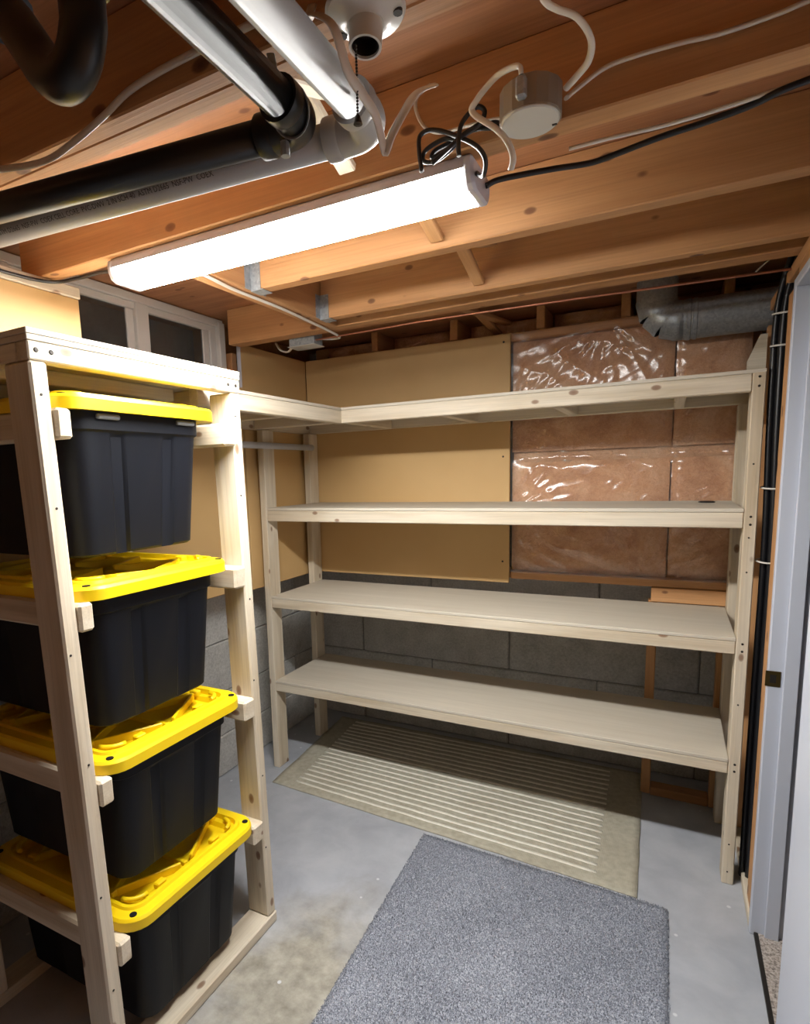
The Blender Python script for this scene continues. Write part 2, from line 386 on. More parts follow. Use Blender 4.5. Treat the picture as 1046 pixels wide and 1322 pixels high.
# ---- left wall: blocks below, tan boards above, window high up
wl = tag(slab('wall_left', (-0.45, -0.31), (-7.0, 0.278), (-0.05, 1.0), M['mortar']), 'left basement wall of grey blocks with tan boards above', kind=ST)
for i in range(4): block_row(wl, 'y', -0.30, -2.6, 0.266, CZ[i], CZ[i + 1] - CZ[i], 0.92, 0.3 if i % 2 == 0 else 0.76)
slab('sill_ledge', (-0.45, -0.155), (-7.0, 0.27), (1.0, 1.02), M['oldwood'], wl)
beam('board_panel', (-0.154, -0.140), (-0.575, -0.002), (0.985, 2.196), M['tan'], wl, 0.002)
beam('board_panel', (-0.154, -0.140), (-2.2, -0.581), (1.005, 1.985), M['tan'], wl, 0.002)
beam('board_panel', (-0.154, -0.140), (-7.0, -2.206), (0.02, 1.985), M['oldwood'], wl, 0.002)  # unseen near stretch, dark wood picked to reduce fill light
beam('board_panel', (0.078, 0.092), (-7.0, -1.625), (1.90, 2.112), M['tan'], wl, 0.002)
beam('soffit_board', (-0.14, 0.077), (-7.0, -1.625), (1.90, 1.914), M['tan'], wl, 0.002)
beam('plate', (0.0, 0.096), (-7.0, -1.62), (2.113, 2.147), M['pine'], wl)
beam('edge_strip', (-0.156, -0.134), (-0.582, -0.577), (1.99, 2.196), M['white_trim'], wl, 0.001)
beam('post', (-0.30, -0.155), (-0.62, -0.585), (1.99, 2.148), M['oldwood'], wl)
slab('wall_core', (-0.45, -0.31), (-0.56, 0.278), (1.02, ZS), M['oldwood'], wl)
slab('wall_core', (-0.45, -0.20), (-7.0, -1.72), (1.02, ZS), M['oldwood'], wl)
slab('wall_core', (-0.45, -0.31), (-1.72, -0.56), (1.02, 1.97), M['oldwood'], wl)
slab('rim_board', (-0.31, -0.27), (-0.56, 0.25), (2.15, ZS), M['oldwood'], wl)

win = tag(empty('window_1', (-0.2, -1.12, 1.98)), 'white framed basement window high up with two dark panes', kind=ST)
for nm, Y, Z, X in (('head', (-1.71, -0.635), (2.262, 2.294), (-0.235, -0.185)), ('head', (-1.71, -0.70), (2.236, 2.262), (-0.225, -0.198)),
                    ('sill', (-1.71, -0.635), (1.975, 2.005), (-0.26, -0.16)), ('jamb', (-0.675, -0.635), (2.005, 2.28), (-0.235, -0.175)),
                    ('jamb', (-0.715, -0.675), (2.005, 2.262), (-0.225, -0.198)), ('jamb', (-1.71, -1.66), (2.005, 2.262), (-0.235, -0.185)),
                    ('sash_stile', (-0.755, -0.715), (2.012, 2.236), (-0.222, -0.205)),
                    ('mullion', (-1.150, -1.085), (2.005, 2.262), (-0.228, -0.188)), ('sash_stile', (-1.185, -1.150), (2.005, 2.236), (-0.222, -0.205))):
    beam(nm, X, Y, Z, M['vinyl'], win, 0.003)
for Y in ((-1.66, -1.185), (-1.085, -0.755)): beam('pane', (-0.216, -0.211), Y, (2.005, 2.236), M['glass'], win, 0.001)
slab('window_well', (-0.49, -0.455), (-1.8, -0.5), (1.9, 2.4), M['mortar'], win)

# ---- right wall and doorway
wr = tag(slab('wall_right', (2.10, 2.125), (-0.72, 0.40), (0.0, ZS), M['drywall']), 'right wall with bare studs beside the doorway', kind=ST)
for Y in ((-0.722, -0.684), (-0.682, -0.600), (-0.16, -0.122)): beam('stud', (2.018, 2.099), Y, (0.04, 2.06), M['fir'], wr)
beam('bottom_plate', (2.012, 2.10), (-0.722, 0.24), (0.0, 0.038), M['pine'], wr)
beam('top_plate', (2.02, 2.12), (-7.0, 0.27), (2.11, 2.147), M['fir'], wr)
slab('near_wall', (2.022, 2.125), (-7.0, -1.40), (0.0, 2.11), M['oldwood'], wr)  # out of view; dark wood chosen to cut bounced light
slab('header', (2.022, 2.125), (-1.40, -0.724), (2.075, 2.11), M['fir'], wr)
dr = tag(empty('door_1', (2.07, -1.05, 0)), 'white door frame and open white door at the doorway', kind=ST)
beam('jamb', (2.012, 2.138), (-0.752, -0.724), (0.0, 2.072), M['white_trim'], dr)
beam('jamb', (2.012, 2.138), (-1.398, -1.372), (0.0, 2.072), M['white_trim'], dr)
beam('jamb_head', (2.012, 2.138), (-1.371, -0.753), (2.046, 2.072), M['white_trim'], dr)
beam('door_stop', (2.052, 2.090), (-0.765, -0.7525), (0.0, 2.045), M['white_trim'], dr, 0.002)
beam('door_stop', (2.052, 2.090), (-1.371, -1.359), (0.0, 2.045), M['white_trim'], dr, 0.002)
beam('door_stop', (2.052, 2.090), (-1.358, -0.766), (2.032, 2.0455), M['white_trim'], dr, 0.002)
sp = beam('strike_plate', (2.006, 2.046), (-0.7545, -0.7520), (0.862, 0.912), M['brass'], dr, 0.0008)
beam('latch_hole_shade', (2.018, 2.034), (-0.7550, -0.7540), (0.874, 0.900), M['steel'], sp, 0.0)  # dark chip on the plate stands in for the shaded bore
leaf = beam('door_leaf', (1.992, 2.020), (-1.965, -1.372), (0.012, 2.04), M['white_trim'], dr)
for z in (0.25, 1.05, 1.80): lathe('hinge', [(0.0, 0.0), (0.007, 0.0), (0.007, 0.09), (0.0, 0.09)], (2.010, -1.364, z), (0, 0, 1), M['brass'], leaf, 10)
tag(slab('floor_hall', (2.036, 3.0), (-2.2, -0.2), (-0.06, 0.010), M['hallc']), 'speckled beige hall carpet beyond the doorway', kind=ST)
tag(beam('threshold', (2.024, 2.036), (-1.372, -0.752), (0.0, 0.013), M['steel'], None, 0.002), 'dark metal edge strip where hall carpet meets concrete', kind=ST)
tag(slab('wall_hall', (2.9, 3.0), (-2.2, -0.1), (0.0, 2.4), M['drywall']), 'hall wall beyond the doorway', kind=ST)
tag(slab('wall_hall_end', (2.126, 3.0), (-0.20, -0.10), (0.0, 2.4), M['drywall']), 'hall end wall beyond the doorway', kind=ST)
tag(slab('wall_hall_near', (2.126, 3.0), (-2.3, -2.2), (0.0, 2.4), M['drywall']), 'near hall wall beyond the doorway', kind=ST)
tag(slab('wall_front', (-0.45, 2.2), (-7.1, -7.0), (-0.05, ZS), M['oldwood']), 'unseen dark wall behind the viewpoint, set far back to deepen shadows', kind=ST)  # unseen; its distance and dark tone are set to deepen shadows

# ---- ceiling: subfloor, joists, header, bridging
ce = tag(slab('ceiling', (-0.5, 3.05), (-7.1, 0.42), (ZS, ZS + 0.03), M['subfloor']), 'open basement ceiling of wooden joists under subfloor', kind=ST)
def joist(X, Y, nm='joist', m='fir', z0=ZJ): return beam(nm, X, Y, (z0, ZS - 0.0005), M[m], ce, 0.003)
joist((-0.10, 2.10), (-2.140, -2.104)); joist((-0.10, 2.10), (-2.102, -2.066), z0=ZJ + 0.002)
joist((0.0, 2.10), (-1.742, -1.690))
joist((0.512, 2.10), (-1.305, -1.258)); joist((0.512, 2.10), (-0.885, -0.842))
joist((-0.06, 2.10), (-0.752, -0.712), 'trimmer_joist'); joist((-0.06, 2.10), (-0.708, -0.668), 'trimmer_joist', z0=ZJ + 0.003)
joist((0.472, 0.508), (-1.689, -0.753), 'header'); joist((0.434, 0.470), (-1.689, -0.753), 'header')
for y in [-2.56 - 0.41 * k for k in range(11)]: joist((-0.10, 2.10), (y, y + 0.038))
bays = [(-2.065, -1.743), (-1.689, -1.306), (-1.257, -0.886), (-0.667, 0.214), (-2.521, -2.141)]
for i, (a, b) in enumerate(bays):
    xs = (1.115, 1.145, 1.135, 0.93, 1.12)[i]
    for k, (za, zb) in enumerate(((ZS - 0.014, ZJ + 0.022), (ZJ + 0.022, ZS - 0.014))):
        if i == 3: za, zb = (ZS - 0.014, 2.225) if k == 0 else (ZJ + 0.03, ZS - 0.014)
        bar('bridging_strut', (xs + 0.042 * k, a + 0.007, za), (xs + 0.042 * k, b - 0.007, zb), 0.038, 0.018, M['pine' if i == 0 else 'fir'], ce)
for (y0, y1) in ((-1.305, -1.258), (-0.885, -0.842)):
    V = []; F = []
    for (X, Y, Z) in (((0.509, 0.548), (y0 - 0.0025, y0 - 0.0005), (ZJ - 0.002, ZJ + 0.085)), ((0.509, 0.548), (y1 + 0.0005, y1 + 0.0025), (ZJ - 0.002, ZJ + 0.085)),
                      ((0.509, 0.556), (y0 - 0.0025, y1 + 0.0025), (ZJ - 0.004, ZJ - 0.0018)), ((0.5085, 0.5105), (y0 - 0.03, y0 - 0.0025), (ZJ, ZJ + 0.085)), ((0.5085, 0.5105), (y1 + 0.0025, y1 + 0.03), (ZJ, ZJ + 0.085))):
        n = len(V); V += [(x, y, z) for x in X for y in Y for z in Z]
        F += [tuple(n + q for q in f) for f in ((0, 1, 3, 2), (4, 6, 7, 5), (0, 4, 5, 1), (2, 3, 7, 6), (0, 2, 6, 4), (1, 5, 7, 3))]
    h = obj('joist_hanger', V, F, M['galv'], ce); h['label'] = 'galvanized steel joist hanger'

# ================================================================= BACK SHELVES
XL, XR, YF = -0.115, 1.985, -0.512
su = tag(empty('shelving_unit', (0.95, -0.25, 0)), 'large pale lumber shelving unit with four long shelves along the back wall', 'shelving')
PW, PD = 0.038, 0.089
ZT = 1.860
for (x0, y0, top) in ((XL, YF, 1.787), (XL, -0.094, 1.787), (XR - PW, YF, ZT), (XR - PW, -0.094, 1.787)):
    p = beam('post', (x0, x0 + PW), (y0, y0 + PD), (0.0, top), M['pine'], su)
    if y0 == YF and x0 > 1:
        for z in (0.447, 0.474, 0.897, 0.924, 1.345, 1.372, 1.805, 1.835): screw((x0 + PW * 0.5, YF - 0.0005, z), (0, -1, 0), p)
        for z in (0.05, 0.16, 0.70, 1.18, 1.30, 1.55): screw((x0 + PW * 0.45, YF - 0.0005, z), (0, -1, 0), p, 0.003)
for zt, hb in ((1.400, 1.332), (0.9445, 0.8836), (0.491, 0.434)):
    zp = zt - 0.013
    for (Y) in ((YF + 0.0005, YF + 0.038), (-0.040, -0.002)):
        beam('shelf_rail', (XL + PW + 0.001, XR - PW - 0.001), Y, (hb, zp - 0.0005), M['pine'], su)
    for x in (XL + PW + 0.002, 0.60, 1.25, XR - 2 * PW - 0.002):
        beam('cross_brace', (x, x + PW), (YF + 0.039, -0.041), (hb, zp - 0.001), M['pine'], su)
    beam('shelf_board', (XL + PW + 0.001, XR - PW - 0.001), (YF - 0.001, -0.001), (zp, zt), M['ply'], su, 0.0015)
# L-shaped top shelf
hb, zp = 1.789, ZT - 0.013
beam('shelf_rail', (0.3735, XR - PW - 0.001), (YF, YF + 0.038), (hb, zp), M['pine'], su)
beam('shelf_rail', (-0.137, XR), (-0.040, -0.002), (hb, zp), M['pine'], su)
beam('shelf_rail', (0.3355, 0.3735), (-1.436, YF + 0.037), (hb, zp), M['pine'], su)
beam('shelf_rail', (-0.139, -0.101), (-1.436, -0.041), (hb, zp), M['pine'], su)
for x in (0.3745, 0.84, 1.30, 1.72): beam('cross_brace', (x, x + PW), (YF + 0.039, -0.041), (hb, zp - 0.001), M['pine'], su)
for y in (-1.40, -0.95, -0.55): beam('cross_brace', (-0.10, 0.335), (y, y + PW), (hb, zp - 0.001), M['pine'], su)
beam('shelf_board', (0.375, XR), (YF - 0.001, -0.001), (zp + 0.0005, ZT), M['ply'], su, 0.0015)
beam('shelf_board', (-0.139, 0.3745), (-1.437, -0.001), (zp + 0.0005, ZT), M['ply'], su, 0.0015)
rod = tube('closet_rod', [(-0.056, -1.43, 1.709), (-0.056, -0.0955, 1.709)], 0.016, M['white_trim'], None, 16)
tag(rod, 'white round closet rod under the corner shelf', 'rod')
V = []; F = []
cap = lathe('bottle_cap', [(0.0001, 0.006), (0.024, 0.006), (0.030, 0.003), (0.030, 0.0), (0.0001, 0.0)], (1.852, -0.13, 1.4002), (0, 0, 1), M['cable_k'], None, 20)
tag(cap, 'small flat black disc lying on the pale shelf', 'disc')
gs = obj('corner_block', [(x, y, z) for (x, z) in ((1.955, 1.8605), (2.012, 1.8605), (2.012, 2.02), (1.99, 2.02), (1.955, 1.93)) for y in (-0.22, -0.182)],
         [(0, 2, 4, 6, 8), (9, 7, 5, 3, 1), (0, 1, 3, 2), (2, 3, 5, 4), (4, 5, 7, 6), (6, 7, 9, 8), (8, 9, 1, 0)], M['pine'])
tag(gs, 'angled pale wood offcut standing on the top shelf beside the duct', 'wood block')

# ================================================================= TOTE RACK
RK = 0.55; YN, YO = -2.110, -1.442; PWR = 0.041
dy = lambda z: 0.040 * (1 - z / 1.87)
rk = tag(empty('tote_rack', (0.25, -1.76, 0)), 'tall pale lumber rack holding four yellow lidded totes', 'rack')
for (y, x1) in ((YN + PWR / 2, RK), (YO - PWR / 2, RK), (YN + PWR / 2, 0.015), (YO - PWR / 2, 0.015)):
    p = bar('post', (x1 - 0.0445, y + dy(0), 0.0385), (x1 - 0.0445, y, 1.8085), 0.089, PWR, M['pine'], rk, up=(0, 1, 0), ch=0.005)
    if x1 == RK:
        for z in (0.3, 0.56, 0.9, 1.17, 1.5, 1.74): screw((RK + 0.0005, y + dy(z) + random.uniform(-0.01, 0.01), z), (1, 0, 0), p, 0.003)
RZ = (1.716, 1.281, 0.847, 0.410)
for z in RZ:
    a = dy(z)
    beam('rail', (-0.075, RK + 0.008), (YN + PWR + a, YN + PWR + 0.038 + a), (z - 0.066, z), M['pine'], rk, 0.006)
    beam('rail', (-0.075, RK + 0.008), (YO - PWR - 0.052 + a, YO - PWR + a), (z - 0.066, z), M['pine'], rk, 0.006)
f = beam('top_rail', (RK - 0.038, RK + 0.001), (YN, YO), (1.809, 1.848), M['pine'], rk)
for y in (YN + 0.018, YN + 0.052, YO - 0.052, YO - 0.018): screw((RK + 0.0015, y, 1.830), (1, 0, 0), f, 0.0055)
beam('top_rail', (-0.074, -0.036), (YN, YO), (1.809, 1.848), M['pine'], rk)
beam('top_rail', (-0.035, RK - 0.039), (YN, YN + 0.038), (1.809, 1.848), M['pine'], rk)
beam('cross_brace', (0.24, 0.278), (YN + 0.039, YO), (1.809, 1.848), M['pine'], rk)
beam('top_board', (-0.078, RK + 0.002), (YN - 0.001, YO + 0.001), (1.8485, 1.8605), M['ply'], rk, 0.0015)
beam('top_board', (-0.078, RK + 0.003), (YN - 0.002, YO + 0.001), (1.861, 1.873), M['ply'], rk, 0.0015)
beam('bottom_plate', (RK - 0.088, RK + 0.004), (YN + dy(0), YO + dy(0) + 0.002), (0.0, 0.038), M['pine'], rk, 0.004)
beam('bottom_plate', (-0.074, 0.015), (YN + dy(0), YO + dy(0) + 0.002), (0.0, 0.038), M['pine'], rk, 0.004)

# ---- totes
def rrect(hx, hy, r, n=6):
    P = []
    for cx, cy, a0 in ((hx - r, hy - r, 0), (-hx + r, hy - r, 90), (-hx + r, -hy + r, 180), (hx - r, -hy + r, 270)):
        for k in range(n + 1):
            a = math.radians(a0 + 90 * k / n); P.append((cx + r * math.cos(a), cy + r * math.sin(a)))
    return P
LX, LY = 0.325, 0.258         # half length, half width of the lid
def loops(name, L, m, parent, world, cap_first=False, cap_last=True, sharp=18):
    n = len(L[0]); V = [p for l in L for p in l]; F = []
    for i in range(len(L) - 1):
        for k in range(n): F.append((i * n + k, i * n + (k + 1) % n, (i + 1) * n + (k + 1) % n, (i + 1) * n + k))
    if cap_first: F.append(tuple(range(n)))
    if cap_last: F.append(tuple(range((len(L) - 1) * n, len(L) * n)))
    o = obj(name, V, F, m, parent, world, True)
    try: o.data.set_sharp_from_angle(angle=math.radians(sharp))
    except Exception: pass
    return o
def ring(hx, hy, r, z): return [(x, y, z) for x, y in rrect(hx, hy, r)]
def body_ring(hx, hy, r, z, groove):
    P = []; n = 5; prof = [(0.16, 0), (0.19, 1), (0.29, 1), (0.32, 0), (0.68, 0), (0.71, 1), (0.81, 1), (0.84, 0)]
    cs = ((hx - r, hy - r, 0), (-hx + r, hy - r, 90), (-hx + r, -hy + r, 180), (hx - r, -hy + r, 270))
    for q, (cx, cy, a0) in enumerate(cs):
        for k in range(n + 1):
            a = math.radians(a0 + 90 * k / n); P.append((cx + r * math.cos(a), cy + r * math.sin(a), z))
        a = math.radians(a0 + 90); s = Vector((cx + r * math.cos(a), cy + r * math.sin(a), z))
        c2 = cs[(q + 1) % 4]; e = Vector((c2[0] + r * math.cos(a), c2[1] + r * math.sin(a), z)); nrm = Vector((math.cos(a), math.sin(a), 0))
        for t, g in prof: P.append(tuple(s.lerp(e, t) - nrm * groove * g))
    return P
def make_tote(zr, yc, xf, label):
    w = Matrix.Translation((xf - LX, yc, zr))          # origin: level of the rails, middle of the lid
    t = empty('storage_tote', (xf - LX, yc, zr - 0.345)); tag(t, label, 'tote', 'totes on the rack')
    H = -0.342; hx, hy = 0.292, 0.206                  # body at the top
    L = []
    for z, k, g, in ((H, 0.875, 0.0), (H + 0.006, 0.90, 0.007), (-0.055, 0.985, 0.007), (-0.045, 0.99, 0.0), (-0.040, 1.015, 0.0), (0.0015, 1.02, 0.0)):
        ex = (1 - k) * 0.26
        L.append(body_ring(hx - ex * (1.0), hy - ex * 0.75, 0.045, z, g))
    b = loops('body', L, M['tote'], t, w, True, True, 32)
    if zr > 1.6:
        for y in (-0.115, 0.135): beam('handle_clip', (xf - 0.030, xf - 0.018), (yc + y - 0.032, yc + y + 0.032), (zr - 0.016, zr - 0.004), M['handle'], b, 0.003)
    # lid: lip, flange, ridge, recessed deck
    L = [ring(LX - 0.010, LY - 0.010, 0.060, 0.002), ring(LX, LY, 0.066, 0.000), ring(LX, LY, 0.066, 0.026), ring(LX - 0.005, LY - 0.005, 0.062, 0.033),
         ring(LX - 0.030, LY - 0.030, 0.050, 0.034), ring(LX - 0.033, LY - 0.033, 0.048, 0.041), ring(LX - 0.043, LY - 0.043, 0.040, 0.041),
         ring(LX - 0.046, LY - 0.046, 0.038, 0.026), ring(LX - 0.064, LY - 0.064, 0.028, 0.026), ring(LX - 0.070, LY - 0.070, 0.024, 0.012)]
    lid = loops('lid', L, M['yellow'], t, w, True, True); lid['label'] = 'yellow snap-on tote lid'
    zt = zr + 0.012; x0 = xf - LX; ix, iy = LX - 0.072, LY - 0.072
    def rib(ax, ay, bx, by, h=0.024, th=0.009):
        bar('rib', (x0 + ax, yc + ay, zt + h / 2), (x0 + bx, yc + by, zt + h / 2), th, h, M['yellow'], lid, ch=0.002)
    for s in (-1, 1):                                  # truss of diagonal ribs over the deck
        xs = [-ix + 2 * ix * k / 6 for k in range(7)]
        for k in range(6):
            ya, yb = (0.02, iy) if k % 2 == 0 else (iy, 0.02)
            rib(xs[k], s * ya, xs[k + 1], s * yb)
    rib(-ix, 0, ix, 0, 0.014, 0.014)
    for sx in (-1, 1):
        for sy in (-1, 1):
            # black disc stands in for the dark strap hole; curved corner ridge
            lathe('strap_hole_shade', [(0.0001, 0.0012), (0.0095, 0.0012), (0.0095, -0.002)], (x0 + sx * (LX - 0.033), yc + sy * (LY - 0.033), zr + 0.0342), (0, 0, 1), M['tote'], lid, 10, False)
            P = [(x0 + sx * (LX - 0.100 + 0.044 * math.cos(a)), yc + sy * (LY - 0.100 + 0.044 * math.sin(a)), zr + 0.040) for a in [math.pi / 2 * k / 6 for k in range(7)]]
            tube('corner_ridge', P, 0.007, M['yellow'], lid, 6)
            beam('tab', (x0 + sx * (LX - 0.155) - 0.016, x0 + sx * (LX - 0.155) + 0.016), (yc + sy * (LY - 0.062) - 0.010, yc + sy * (LY - 0.062) + 0.010), (zr + 0.024, zr + 0.042), M['yellow'], lid)
            beam('tab', (x0 + sx * (LX - 0.062) - 0.010, x0 + sx * (LX - 0.062) + 0.010), (yc + sy * (LY - 0.150) - 0.016, yc + sy * (LY - 0.150) + 0.016), (zr + 0.024, zr + 0.042), M['yellow'], lid)
    return t
for z, yc, xf, lb in ((RZ[0], -1.806, 0.566, 'black tote with yellow lid in the topmost slot of the rack'),
                      (RZ[1], -1.790, 0.566, 'black tote with yellow lid in the second slot from the rack top'),
                      (RZ[2], -1.772, 0.568, 'black tote with yellow lid in the third slot from the rack top'),
                      (RZ[3], -1.752, 0.575, 'black tote with yellow lid in the bottom slot of the rack')):
    make_tote(z + 0.0005, yc, xf, lb)

# ================================================================= FLOOR TEXTILES
def bil(c, u, v, z=0.0):
    a, b, d, e = [Vector(p) for p in c]        # front-left, front-right, back-right, back-left
    p = (a * (1 - u) + b * u) * (1 - v) + (e * (1 - u) + d * u) * v; return Vector((p.x, p.y, z))
RUG = [(-0.022, -0.652), (1.675, -0.738), (1.652, 0.222), (-0.095, 0.205)]
rug = tag(empty('striped_rug', (0.8, -0.25, 0)), 'flat beige rug with thin cream stripes under the shelving', 'rug')
def patch(name, c, u0, u1, v0, v1, z0, z1, nu, nv, m, parent, wav=0.0):
    V = []; F = []
    for zz in (1, 0):
        for j in range(nv + 1):
            for i in range(nu + 1):
                u = u0 + (u1 - u0) * i / nu; v = v0 + (v1 - v0) * j / nv
                p = bil(c, u, v)
                w = wav * (noise.noise((p.x * 5, p.y * 5, 2)) + 0.6) * zz
                edge = 0.004 * noise.noise((p.x * 9, p.y * 9, 6)) if wav else 0
                V.append((p.x + edge, p.y + edge, (z1 if zz else z0) + w))
    n = (nu + 1) * (nv + 1)
    for j in range(nv):
        for i in range(nu):
            q = j * (nu + 1) + i; F.append((q, q + 1, q + nu + 2, q + nu + 1)); F.append((n + q, n + q + nu + 1, n + q + nu + 2, n + q + 1))
    ring_ = [i for i in range(nu + 1)] + [j * (nu + 1) + nu for j in range(1, nv + 1)] + [nv * (nu + 1) + i for i in range(nu - 1, -1, -1)] + [j * (nu + 1) for j in range(nv - 1, 0, -1)]
    for k in range(len(ring_)):
        a, b = ring_[k], ring_[(k + 1) % len(ring_)]; F.append((a, n + a, n + b, b))
    return obj(name, V, F, m, parent, None, True)
patch('woven_field', RUG, 0, 1, 0, 1, 0.0005, 0.0045, 60, 36, M['rug'], rug, 0.0012)
NS = 19
for k in range(NS):
    v = 0.075 + 0.875 * k / (NS - 1)
    patch('stripe', RUG, 0.065, 0.915, v - 0.0085, v + 0.0085, 0.0030, 0.0062, 40, 1, M['rugw'], rug, 0.0012)
CAR = [(0.905, -2.35), (1.790, -2.35), (1.775, -0.752), (0.838, -0.722)]
car = tag(empty('grey_carpet', (1.3, -1.5, 0)), 'blue grey carpet remnant with thick pile on the floor', 'carpet')
patch('backing', CAR, 0.004, 0.996, 0.004, 0.997, 0.0005, 0.006, 40, 60, M['pile'], car, 0.0008)
rng = np.random.default_rng(3)
NB = 150000
uu = rng.random(NB); vv = rng.random(NB) ** 0.8
cA = np.array(CAR); base = ((cA[0][None] * (1 - uu[:, None]) + cA[1][None] * uu[:, None]) * (1 - vv[:, None]) + (cA[3][None] * (1 - uu[:, None]) + cA[2][None] * uu[:, None]) * vv[:, None])
keep = ~(((uu - 0.965) / 0.035 > 0) & ((vv - 0.98) / 0.02 > 0) & (((uu - 0.965) / 0.035) ** 2 + ((vv - 0.98) / 0.02) ** 2 > 1)); base = base[keep]; NB = len(base)
an = rng.random(NB) * 6.283; ln = rng.random(NB) * 0.006; la = rng.random(NB) * 6.283; hh = 0.008 + rng.random(NB) * 0.006
dx = np.stack([np.cos(an), np.sin(an)], 1) * 0.0016
V3 = np.zeros((NB * 3, 3)); V3[0::3, :2] = base - dx; V3[1::3, :2] = base + dx; V3[0::3, 2] = V3[1::3, 2] = 0.004
V3[2::3, :2] = base + np.stack([np.cos(la), np.sin(la)], 1) * ln[:, None]; V3[2::3, 2] = hh
me = bpy.data.meshes.new('pile'); me.vertices.add(NB * 3); me.loops.add(NB * 3); me.polygons.add(NB)
me.vertices.foreach_set('co', V3.ravel()); me.loops.foreach_set('vertex_index', np.arange(NB * 3, dtype=np.int32))
me.polygons.foreach_set('loop_start', np.arange(0, NB * 3, 3, dtype=np.int32)); me.update(); me.validate()
pl = link(bpy.data.objects.new('pile', me), M['pile'], car); pl['kind'] = 'stuff'

# ================================================================= CEILING FIXTURES
def fixture(x0, x1, yc, zt, label, em, group=None):
    t = tag(empty('ceiling_light', ((x0 + x1) / 2, yc, zt)), label, 'light', group)
    beam('housing', (x0 + 0.004, x1 - 0.004), (yc - 0.054, yc + 0.054), (zt - 0.013, zt), M['fix'], t, 0.006)
    sec = [(-0.058, -0.010), (-0.060, -0.026), (-0.058, -0.038), (-0.051, -0.052), (-0.038, -0.059), (0.038, -0.059), (0.051, -0.052), (0.058, -0.038), (0.060, -0.026), (0.058, -0.010)]
    n = len(sec); low = sec[4:6]; m_ = len(low)
    V = [(x, yc + y, zt + z) for x in (x0 + 0.018, x1 - 0.018) for y, z in sec[:2] + sec[8:]]
    obj('side_lens', V, [(0, 1, 5, 4), (2, 3, 7, 6), (3, 0, 4, 7)], M['fix'], t)
    for idx in ((1, 2, 3, 4), (5, 6, 7, 8)):
        pr = [sec[i] for i in idx]; V = [(x, yc + y * k, zt + z * (1 if k == 1 else 0.93)) for k in (1, 0.96) for x in (x0 + 0.018, x1 - 0.018) for y, z in pr]
        obj('side_glow', V, [(i, i + 1, i + 5, i + 4) for i in range(3)] + [(8 + i, 12 + i, 13 + i, 9 + i) for i in range(3)], M['emit_side'], t)
    V = [(x, yc + y, zt + z) for x in (x0 + 0.018, x1 - 0.018) for y, z in low]
    V += [(x, y, z + 0.003) for x, y, z in V]
    F = [(0, 1, 3, 2), (4, 6, 7, 5), (0, 4, 5, 1), (2, 3, 7, 6), (0, 2, 6, 4), (1, 5, 7, 3)]
    d = obj('diffuser', V, F, em, t, None, False); d['label'] = 'glowing white diffuser'
    for xa, xb in ((x0, x0 + 0.019), (x1 - 0.019, x1)):
        V = []
        for x, k in ((xa + 0.002 if xa == x0 else xa, 1.0 if xa != x0 else 0.92), (xa + 0.005, 1.06), (xb - 0.005, 1.06), (xb, 0.92 if xa != x0 else 1.0)):
            V += [(x, yc + y * k, zt - 0.032 + (z + 0.032) * k) for y, z in sec]
        F = [(j * n + k, j * n + (k + 1) % n, (j + 1) * n + (k + 1) % n, (j + 1) * n + k) for j in range(3) for k in range(n)] + [tuple(range(n)), tuple(range(3 * n, 4 * n))]
        obj('end_cap', V, F, M['fix'], t)
    return t
fixture(0.360, 1.372, -1.674, 2.1485, 'long glowing white tube fixture under the joist beside the round metal box', M['emit'])

def pipe(label, cat, name, pts, r, m, rb):
    """straight runs joined by one bend; the bend is a thicker fitting"""
    t = tag(empty(name, pts[1]), label, cat)
    p0, p1, p2 = [Vector(p) for p in pts]; d0 = (p1 - p0).normalized(); d1 = (p2 - p1).normalized()
    a = p1 - d0 * rb; b = p1 + d1 * rb
    tube('pipe_run', [p0, a], r, m, t, 24); tube('pipe_run', [b, p2], r, m, t, 24)
    c = a + d1 * rb; path = []
    for k in range(11):
        u = k / 10; path.append((a * (1 - u) ** 2 + p1 * 2 * u * (1 - u) + b * u * u))
    path = [a - d0 * 0.028, a - d0 * 0.0285 + d0 * 0.02] + path + [b + d1 * 0.008, b + d1 * 0.028]
    e = tube('elbow', path, r * 1.16, m, t, 24)
    for q, d in ((a, d0), (b, -d1)):
        lathe('collar', [(r, -0.034), (r * 1.25, -0.034), (r * 1.27, -0.030), (r * 1.27, -0.014), (r * 1.16, -0.010)], q, d, m, e, 24)
    return t
wp = pipe('white plastic drain pipe with printed line turning a corner beneath the joists', 'pipe', 'white_drain_pipe', [(0.10, -2.130, 2.07), (1.310, -2.021, 2.07), (1.308, -3.6, 2.07)], 0.0245, M['pvc'], 0.045)
bp = pipe('black plastic drain pipe turning a corner beside the white pipe', 'pipe', 'black_drain_pipe', [(0.10, -2.224, 2.07), (1.224, -2.080, 2.07), (1.262, -3.6, 2.07)], 0.0245, M['abs'], 0.042)
